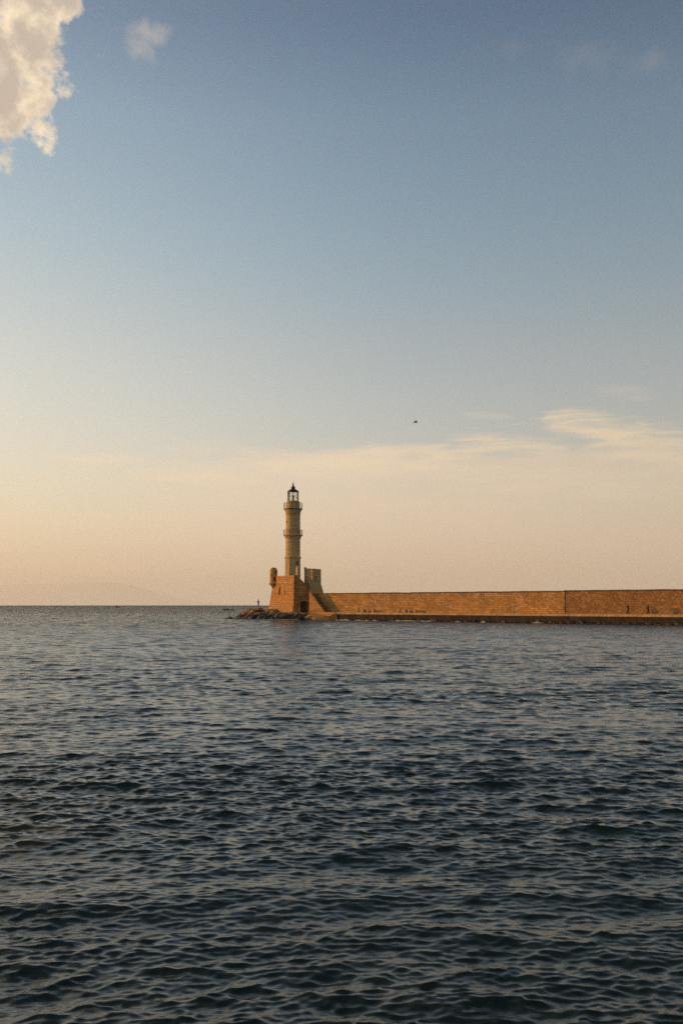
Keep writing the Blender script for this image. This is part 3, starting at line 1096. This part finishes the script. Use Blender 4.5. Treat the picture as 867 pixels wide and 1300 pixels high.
# ------------------------------------------------------------------ boulders
wl_px = [284, 292, 300, 315, 335, 350, 372, 390, 405, 420]
wl_D = [236, 233, 229, 224.5, 221, 218.8, 218.3, 218.2, 218.0, 217.3]
tp_px = [284, 292, 300, 308, 318, 326, 334, 345, 360, 374, 384, 396, 408, 420]
tp_z = [0.05, 0.15, 0.75, 1.5, 2.2, 2.65, 2.35, 2.0, 1.85, 1.7, 1.35, 1.25, 1.0, 0.5]
dp_px = [284, 300, 326, 345, 372, 392, 408, 420]
dp_w = [3, 7, 11, 9, 6.5, 5, 3.5, 1.5]


def mound_h(px, t):
    zt = float(np.interp(px, tp_px, tp_z))
    return -0.5 + (zt + 0.2) * min(1.0, t) ** 0.62


bm = bmesh.new()
rows = []
for px in np.linspace(284, 420, 70):
    D0 = float(np.interp(px, wl_px, wl_D))
    W_ = float(np.interp(px, dp_px, dp_w))
    row = []
    for t in np.linspace(-0.25, 1.35, 24):
        D = D0 + t * W_
        if t < 0:
            z = -0.5 + t * 6
        else:
            z = mound_h(px, t) if t < 1.15 else mound_h(px, 1) - (t - 1.15) * 12
        z += 0.25 * mnoise.fractal(Vector((px * 0.35, D * 0.8, 0)), 1.0, 2.0, 4)
        row.append(bm.verts.new((ray(px, 780).x * D, D, z)))
    rows.append(row)
for a, b_ in zip(rows, rows[1:]):
    for i in range(len(a) - 1):
        bm.faces.new((a[i], a[i + 1], b_[i + 1], b_[i]))
tag(link('rock_ground', bm, M_rock), None, None, kind='structure')


def boulder(loc, size, label, flat=0.7, seed=None):
    r_ = random.Random(seed if seed is not None else random.random())
    bm = bmesh.new()
    for i in range(26):
        v = Vector((r_.gauss(0, 1), r_.gauss(0, 1), r_.gauss(0, 1))).normalized() * r_.uniform(0.8, 1.08)
        bm.verts.new((v.x * size * 1.1, v.y * size, v.z * size * flat))
    bmesh.ops.convex_hull(bm, input=bm.verts[:])
    for v in [v for v in bm.verts if not v.link_faces]:
        bm.verts.remove(v)
    bmesh.ops.bevel(bm, geom=bm.edges[:], offset=size * 0.05, segments=1, affect='EDGES')
    o = link('boulder', bm, M_rock)
    o.location = loc
    o.rotation_euler = (r_.uniform(-0.3, 0.3), r_.uniform(-0.3, 0.3), r_.uniform(0, 6.3))
    tag(o, label, 'rock', 'boulders round the foot of the bastion')
    return o


nb = 0
while nb < 200:
    px = random.uniform(290, 417)
    t = random.random() ** 1.1
    D0 = float(np.interp(px, wl_px, wl_D))
    W_ = float(np.interp(px, dp_px, dp_w))
    D = D0 + t * W_
    z = mound_h(px, t)
    if (px > 374 and t > 0.75) or (px > 400 and t > 0.2):
        continue
    s = (0.30 + 0.95 * random.random() ** 2.2) * (0.6 if px < 300 else 1.0)
    boulder((ray(px, 780).x * D, D, z + 0.05), s, 'rough brown boulder heaped among others at the foot of the bastion')
    nb += 1
for px in (287, 289.5, 291, 294.5, 296, 298, 299.5, 301, 303, 304.5):
    D = float(np.interp(px, wl_px, wl_D)) + random.uniform(0.2, 2.5)
    boulder((ray(px, 780).x * D, D, random.uniform(-0.05, 0.18)), random.uniform(0.35, 0.7), 'low dark boulder trailing off at the seaward end of the heap', 0.5)
D = 233.5
p = P(293, 785.2, D)
boulder((p.x, p.y, 0.05), 1.5, 'flat wet rock at the seaward tip of the boulder heap', 0.24, 3)

# rocks awash out at sea
sk = [(284.5, 773.8, 1.5, 0.55), (289.6, 773.9, 1.35, 0.85), (295.0, 774.0, 1.6, 0.45), (286.8, 774.3, 0.9, 0.5)]
for i, (px, py, s, fl_) in enumerate(sk):
    D = EYE * F / (py + 0.2 - Y0)
    p = P(px, py, D)
    o = boulder((p.x, p.y, 0.0), s, ['leftmost dark rock awash in white surf beyond the boulder heap', 'tallest dark rock awash beyond the boulder heap', 'long low rock at the right end of the rocks awash', 'small rock awash between two bigger ones out at sea'][i], fl_, 40 + i)
    o['group'] = 'rocks awash out at sea'


# ------------------------------------------------------------------ foam
def foam_patch(bm, cx, cy, lx, ly, ang, h=0.10):
    k = 14
    ca, sa = math.cos(ang), math.sin(ang)
    ctr = bm.verts.new((cx, cy, 0.10 + h))
    vs = []
    for i in range(k):
        a = 2 * math.pi * i / k
        rr = random.uniform(0.55, 1.1)
        x, y = lx * math.cos(a) * rr, ly * math.sin(a) * rr
        vs.append(bm.verts.new((cx + x * ca - y * sa, cy + x * sa + y * ca, 0.02)))
    for i in range(k):
        bm.faces.new((vs[i], vs[(i + 1) % k], ctr))
    bm.faces.new(vs[::-1])


bm = bmesh.new()
QW = QA - WB * 1.1
for (pa, pb, cnt) in ((424, 445, 9), (446, 480, 5), (505, 545, 16), (560, 600, 1), (610, 640, 1), (680, 688, 4)):
    for _ in range(cnt):
        t = on_line(random.uniform(pa, pb), QW, WD)
        p = QW + WD * t - WB * random.uniform(0, 0.5)
        foam_patch(bm, p.x, p.y, random.uniform(0.4, 1.1), random.uniform(0.12, 0.3), WROT + random.uniform(-0.2, 0.2), random.uniform(0.04, 0.16))
for _ in range(34):
    px = random.uniform(286, 416)
    D = float(np.interp(px, wl_px, wl_D)) - random.uniform(0.3, 1.6)
    foam_patch(bm, ray(px, 780).x * D, D, random.uniform(0.3, 1.0), random.uniform(0.1, 0.35), random.uniform(-0.3, 0.3), random.uniform(0.02, 0.12))
for (px, py) in ((282, 774.6), (283.5, 774.4), (291.5, 774.3), (298, 774.7), (11, 775.0), (14, 775.3)):
    D = EYE * F / (py - Y0)
    foam_patch(bm, ray(px, py).x * D, D, random.uniform(0.9, 1.6), 0.6, random.uniform(-0.2, 0.2), 0.45)
tag(link('foam', bm, M_foam), 'white sea foam along the foot of the quay and the rocks', 'foam', kind='stuff')


# ------------------------------------------------------------------ people
def person(loc, face, label, pose, cloth, trousers, height=1.72, bulk=1.4):
    """one continuous skinned body, facing +y before rotation"""
    J, E_, Rd = {}, [], {}

    def j(nm, x, y, z, r, par=None):
        J[nm] = Vector((x, y, z)) * (height / 1.75)
        Rd[nm] = r * (height / 1.75)
        if par:
            E_.append((par, nm))
    j('pelvis', 0, 0, 0.95, 0.14)
    j('belly', 0, 0.01, 1.10, 0.125, 'pelvis')
    j('chest', 0, 0.0, 1.30, 0.15, 'belly')
    j('neckb', 0, 0.0, 1.47, 0.07, 'chest')
    j('neck', 0, 0.02, 1.53, 0.055, 'neckb')
    j('head', 0, 0.04, 1.63, 0.095, 'neck')
    j('crown', 0, 0.03, 1.70, 0.075, 'head')
    for s, nm in ((-1, 'a'), (1, 'b')):
        st = pose['step'] * s
        j('hip' + nm, 0.10 * s, 0, 0.90, 0.095, 'pelvis')
        j('knee' + nm, 0.11 * s, st * 0.5 + 0.03, 0.50, 0.062, 'hip' + nm)
        j('ankle' + nm, 0.11 * s, st - 0.04, 0.09, 0.045, 'knee' + nm)
        j('toe' + nm, 0.13 * s, st + 0.14, 0.035, 0.036, 'ankle' + nm)
        j('sh' + nm, 0.185 * s, 0.0, 1.42, 0.062, 'chest')
        ar = pose['arms'][0 if s < 0 else 1]
        el_, wr = ar
        j('el' + nm, el_[0] * s, el_[1], el_[2], 0.045, 'sh' + nm)
        j('wr' + nm, wr[0] * s, wr[1], wr[2], 0.032, 'el' + nm)
        d = (J['wr' + nm] - J['el' + nm]).normalized()
        pl = J['wr' + nm] + d * 0.07
        J['palm' + nm], Rd['palm' + nm] = pl, 0.036
        E_.append(('wr' + nm, 'palm' + nm))
    names = list(J)
    me = bpy.data.meshes.new('person')
    me.from_pydata([tuple(J[k]) for k in names], [(names.index(a), names.index(b_)) for a, b_ in E_], [])
    o = bpy.data.objects.new('tmp_body', me)
    COL.objects.link(o)
    md = o.modifiers.new('skin', 'SKIN')
    md.use_smooth_shade = True
    sv = me.skin_vertices[0].data
    for i, k in enumerate(names):
        g_ = bulk if k[:4] in ('pelv', 'bell', 'ches', 'hipa', 'hipb', 'knee', 'sha', 'shb', 'ela', 'elb') else 1.0
        sv[i].radius = (Rd[k] * g_, Rd[k] * g_ * (0.72 if k in ('chest', 'belly', 'pelvis') else 1.0))
        sv[i].use_root = (k == 'pelvis')
    ss = o.modifiers.new('sub', 'SUBSURF')
    ss.levels = ss.render_levels = 2
    bpy.context.view_layer.update()
    dg = bpy.context.evaluated_depsgraph_get()
    body = bpy.data.meshes.new_from_object(o.evaluated_get(dg))
    bpy.data.objects.remove(o, do_unlink=True)
    bm = bmesh.new()
    bm.from_mesh(body)
    sc_ = height / 1.75
    # nose, ears, fingers
    tube(bm, (0, 0.115 * sc_, 1.655 * sc_), (0, 0.150 * sc_, 1.615 * sc_), 0.010, 0.016, 6)
    for s in (-1, 1):
        tube(bm, (0.085 * s * sc_, 0.03 * sc_, 1.60 * sc_), (0.100 * s * sc_, 0.02 * sc_, 1.655 * sc_), 0.012, 0.016, 6)
    for nm, s in (('a', -1), ('b', 1)):
        d = (J['wr' + nm] - J['el' + nm]).normalized()
        side = d.cross(Vector((1, 0, 0))).normalized()
        inn = d.cross(side).normalized()
        for q_, L in zip((-0.027, -0.009, 0.009, 0.027), (0.060, 0.075, 0.080, 0.068)):
            a0 = J['palm' + nm] + side * q_ + d * 0.01
            a1 = a0 + d * L * 0.55 + inn * 0.008
            a2 = a1 + d * L * 0.40 + inn * 0.025
            tube(bm, a0, a1, 0.010, 0.009, 6)
            tube(bm, a1, a2, 0.009, 0.007, 6)
        a0 = J['palm' + nm] + side * 0.03 - d * 0.03
        a1 = a0 + side * 0.03 + d * 0.03
        tube(bm, a0, a1, 0.011, 0.010, 6)
        tube(bm, a1, a1 + d * 0.03, 0.010, 0.008, 6)
    palms = [J['palma'], J['palmb']]
    for f in bm.faces:
        c_ = f.calc_center_median()
        if c_.z > 1.50 * sc_ and abs(c_.x) < 0.14:
            f.material_index = 2
        elif min((c_ - p_).length for p_ in palms) < 0.085:
            f.material_index = 2
        elif c_.z < 0.96 * sc_ and abs(c_.x) < 0.23:
            f.material_index = 3 if c_.z < 0.10 * sc_ else 1
        else:
            f.material_index = 0
    b_ = link('person', bm, None, None, True, [cloth, trousers, M_skin, M_hair])
    b_.location = loc
    b_.rotation_euler = (0, 0, face)
    tag(b_, label, 'person')
    bm = bmesh.new()
    bmesh.ops.create_uvsphere(bm, u_segments=14, v_segments=8, radius=0.105 * sc_)
    for v in list(bm.verts):
        v.co.z *= 1.05
    bmesh.ops.delete(bm, geom=[v for v in bm.verts if v.co.z < -0.055 * sc_ or (v.co.y > 0.045 * sc_ and v.co.z < 0.055 * sc_)], context='VERTS')
    h_ = link('hair', bm, M_hair, b_, True)
    h_.location = (0, 0.025 * sc_, 1.665 * sc_)
    return b_


WALK = dict(step=0.22, arms=(((0.25, -0.06, 1.15), (0.24, 0.08, 0.93)), ((0.25, 0.05, 1.15), (0.24, -0.04, 0.92))))
PHOTO = dict(step=0.04, arms=(((0.25, 0.10, 1.20), (0.14, 0.33, 1.33)), ((0.25, 0.10, 1.20), (0.14, 0.33, 1.33))))
STAND = dict(step=0.06, arms=(((0.25, -0.02, 1.16), (0.22, 0.10, 0.95)), ((0.25, -0.02, 1.16), (0.22, 0.10, 0.95))))
LP_ = W0 - WB * 2.0
for (px, fz, lab, cl, trs, pose, hgt) in ((795.0, WROT - math.pi / 2 + 0.3, 'person in black clothes walking on the quay, ahead of the other walker', M_black, M_navy, WALK, 1.72),
                                          (820.2, WROT - math.pi / 2 + 0.2, 'person in charcoal clothes walking on the quay behind the walker in black', M_navy, M_black, WALK, 1.70),
                                          (866.5, WROT + math.pi / 2, 'person in brown clothes on the quay, cut off by the picture edge', M_brown, M_brown, STAND, 1.72)):
    t = on_line(px, LP_, WD)
    p = LP_ + WD * t
    person((p.x, p.y, DECK + 0.004), fz, lab, pose, cl, trs, hgt, 1.9)
FD = 229.5
fp = P(328.2, 770.8, FD)
boulder((fp.x + 0.2, fp.y + 0.1, fp.z - 0.62), 0.95, 'sunlit boulder on top of the heap under the standing person', 0.66, 5).rotation_euler = (0, 0, 0.4)
person((fp.x, fp.y, fp.z), R(75), 'person in black standing on the boulders left of the bastion, arms raised', PHOTO, M_black, M_black, 1.80, 1.7)

# ------------------------------------------------------------------ gull
BD_ = 150.0
bp = P(527.2, 536.2, BD_)
gull = thing('seabird', bp, 'dark seabird flying with one wing raised, alone in the sky', 'bird')
bm = bmesh.new()
rings = []
for x, r_, dz in ((-0.36, 0.012, 0.0), (-0.26, 0.035, 0.0), (-0.12, 0.062, 0.0), (0.02, 0.07, 0.0), (0.13, 0.055, 0.01), (0.19, 0.04, 0.025), (0.25, 0.034, 0.03), (0.29, 0.014, 0.02), (0.34, 0.004, 0.012)):
    rings.append([(x, r_ * math.cos(a) * (1.9 if x < -0.3 else 1), dz + r_ * math.sin(a)) for a in np.linspace(0, 2 * math.pi, 10, endpoint=False)])
loft(bm, rings)
for s, up in ((1, 0.62), (-1, 0.10)):
    sp_ = [(0.0, 0.06, 0.02, 0.17), (0.24, 0.06, 0.12, 0.18), (0.46, 0.0, 0.20, 0.13), (0.68, -0.10, 0.20, 0.03)]
    rings = []
    for d_, sx, z_, ch in sp_:
        y_ = s * d_ * math.cos(up * 1.0) + s * 0.03
        zz = d_ * math.sin(up) + 0.03
        rings.append([(sx + ch / 2, y_, zz), (sx, y_, zz + 0.014), (sx - ch / 2, y_, zz), (sx, y_, zz - 0.01)])
    loft(bm, rings)
link('body', bm, M_bird, gull)
gull.rotation_euler = (R(-8), R(3), R(12))
gull.scale = (1.15, 1.15, 1.15)

# ------------------------------------------------------------------ far boat
D = 1250.0
p = P(148.8, 771, D)
boat = thing('small_boat', (p.x, p.y, -0.12), 'tiny reddish boat far out near the horizon', 'boat', rotz=R(12))
bm = bmesh.new()
rings = []
for x, wd, z0 in ((-2.6, 0.75, 0.05), (-1.2, 0.95, -0.1), (0.6, 0.9, -0.1), (2.0, 0.5, 0.0), (2.9, 0.04, 0.45)):
    rings.append([(x, -wd, 0.75 + 0.06 * max(0, x) ** 1.5), (x, -wd * 0.6, z0), (x, wd * 0.6, z0), (x, wd, 0.75 + 0.06 * max(0, x) ** 1.5)])
loft(bm, rings)
link('hull', bm, M_red, boat)
bm = bmesh.new()
loft(bm, [[(-1.0, -0.6, 0.72), (0.7, -0.6, 0.72), (0.7, 0.6, 0.72), (-1.0, 0.6, 0.72)], [(-0.9, -0.5, 1.75), (0.35, -0.5, 1.75), (0.35, 0.5, 1.75), (-0.9, 0.5, 1.75)]])
link('cabin', bm, M_brown, boat)

# ------------------------------------------------------------------ render settings
vs_ = scene.view_settings
vs_.view_transform, vs_.look, vs_.gamma, vs_.use_curve_mapping = 'Standard', 'None', 1.0, False
vs_.exposure = 0.50
cy = scene.cycles
cy.max_bounces, cy.glossy_bounces, cy.diffuse_bounces, cy.volume_bounces, cy.transparent_max_bounces = 6, 3, 2, 0, 8
cy.use_adaptive_sampling = False
cy.use_denoising = False
cy.use_light_tree = False
world.cycles.sampling_method = 'MANUAL'
world.cycles.sample_map_resolution = 1024
scene.render.film_transparent = False
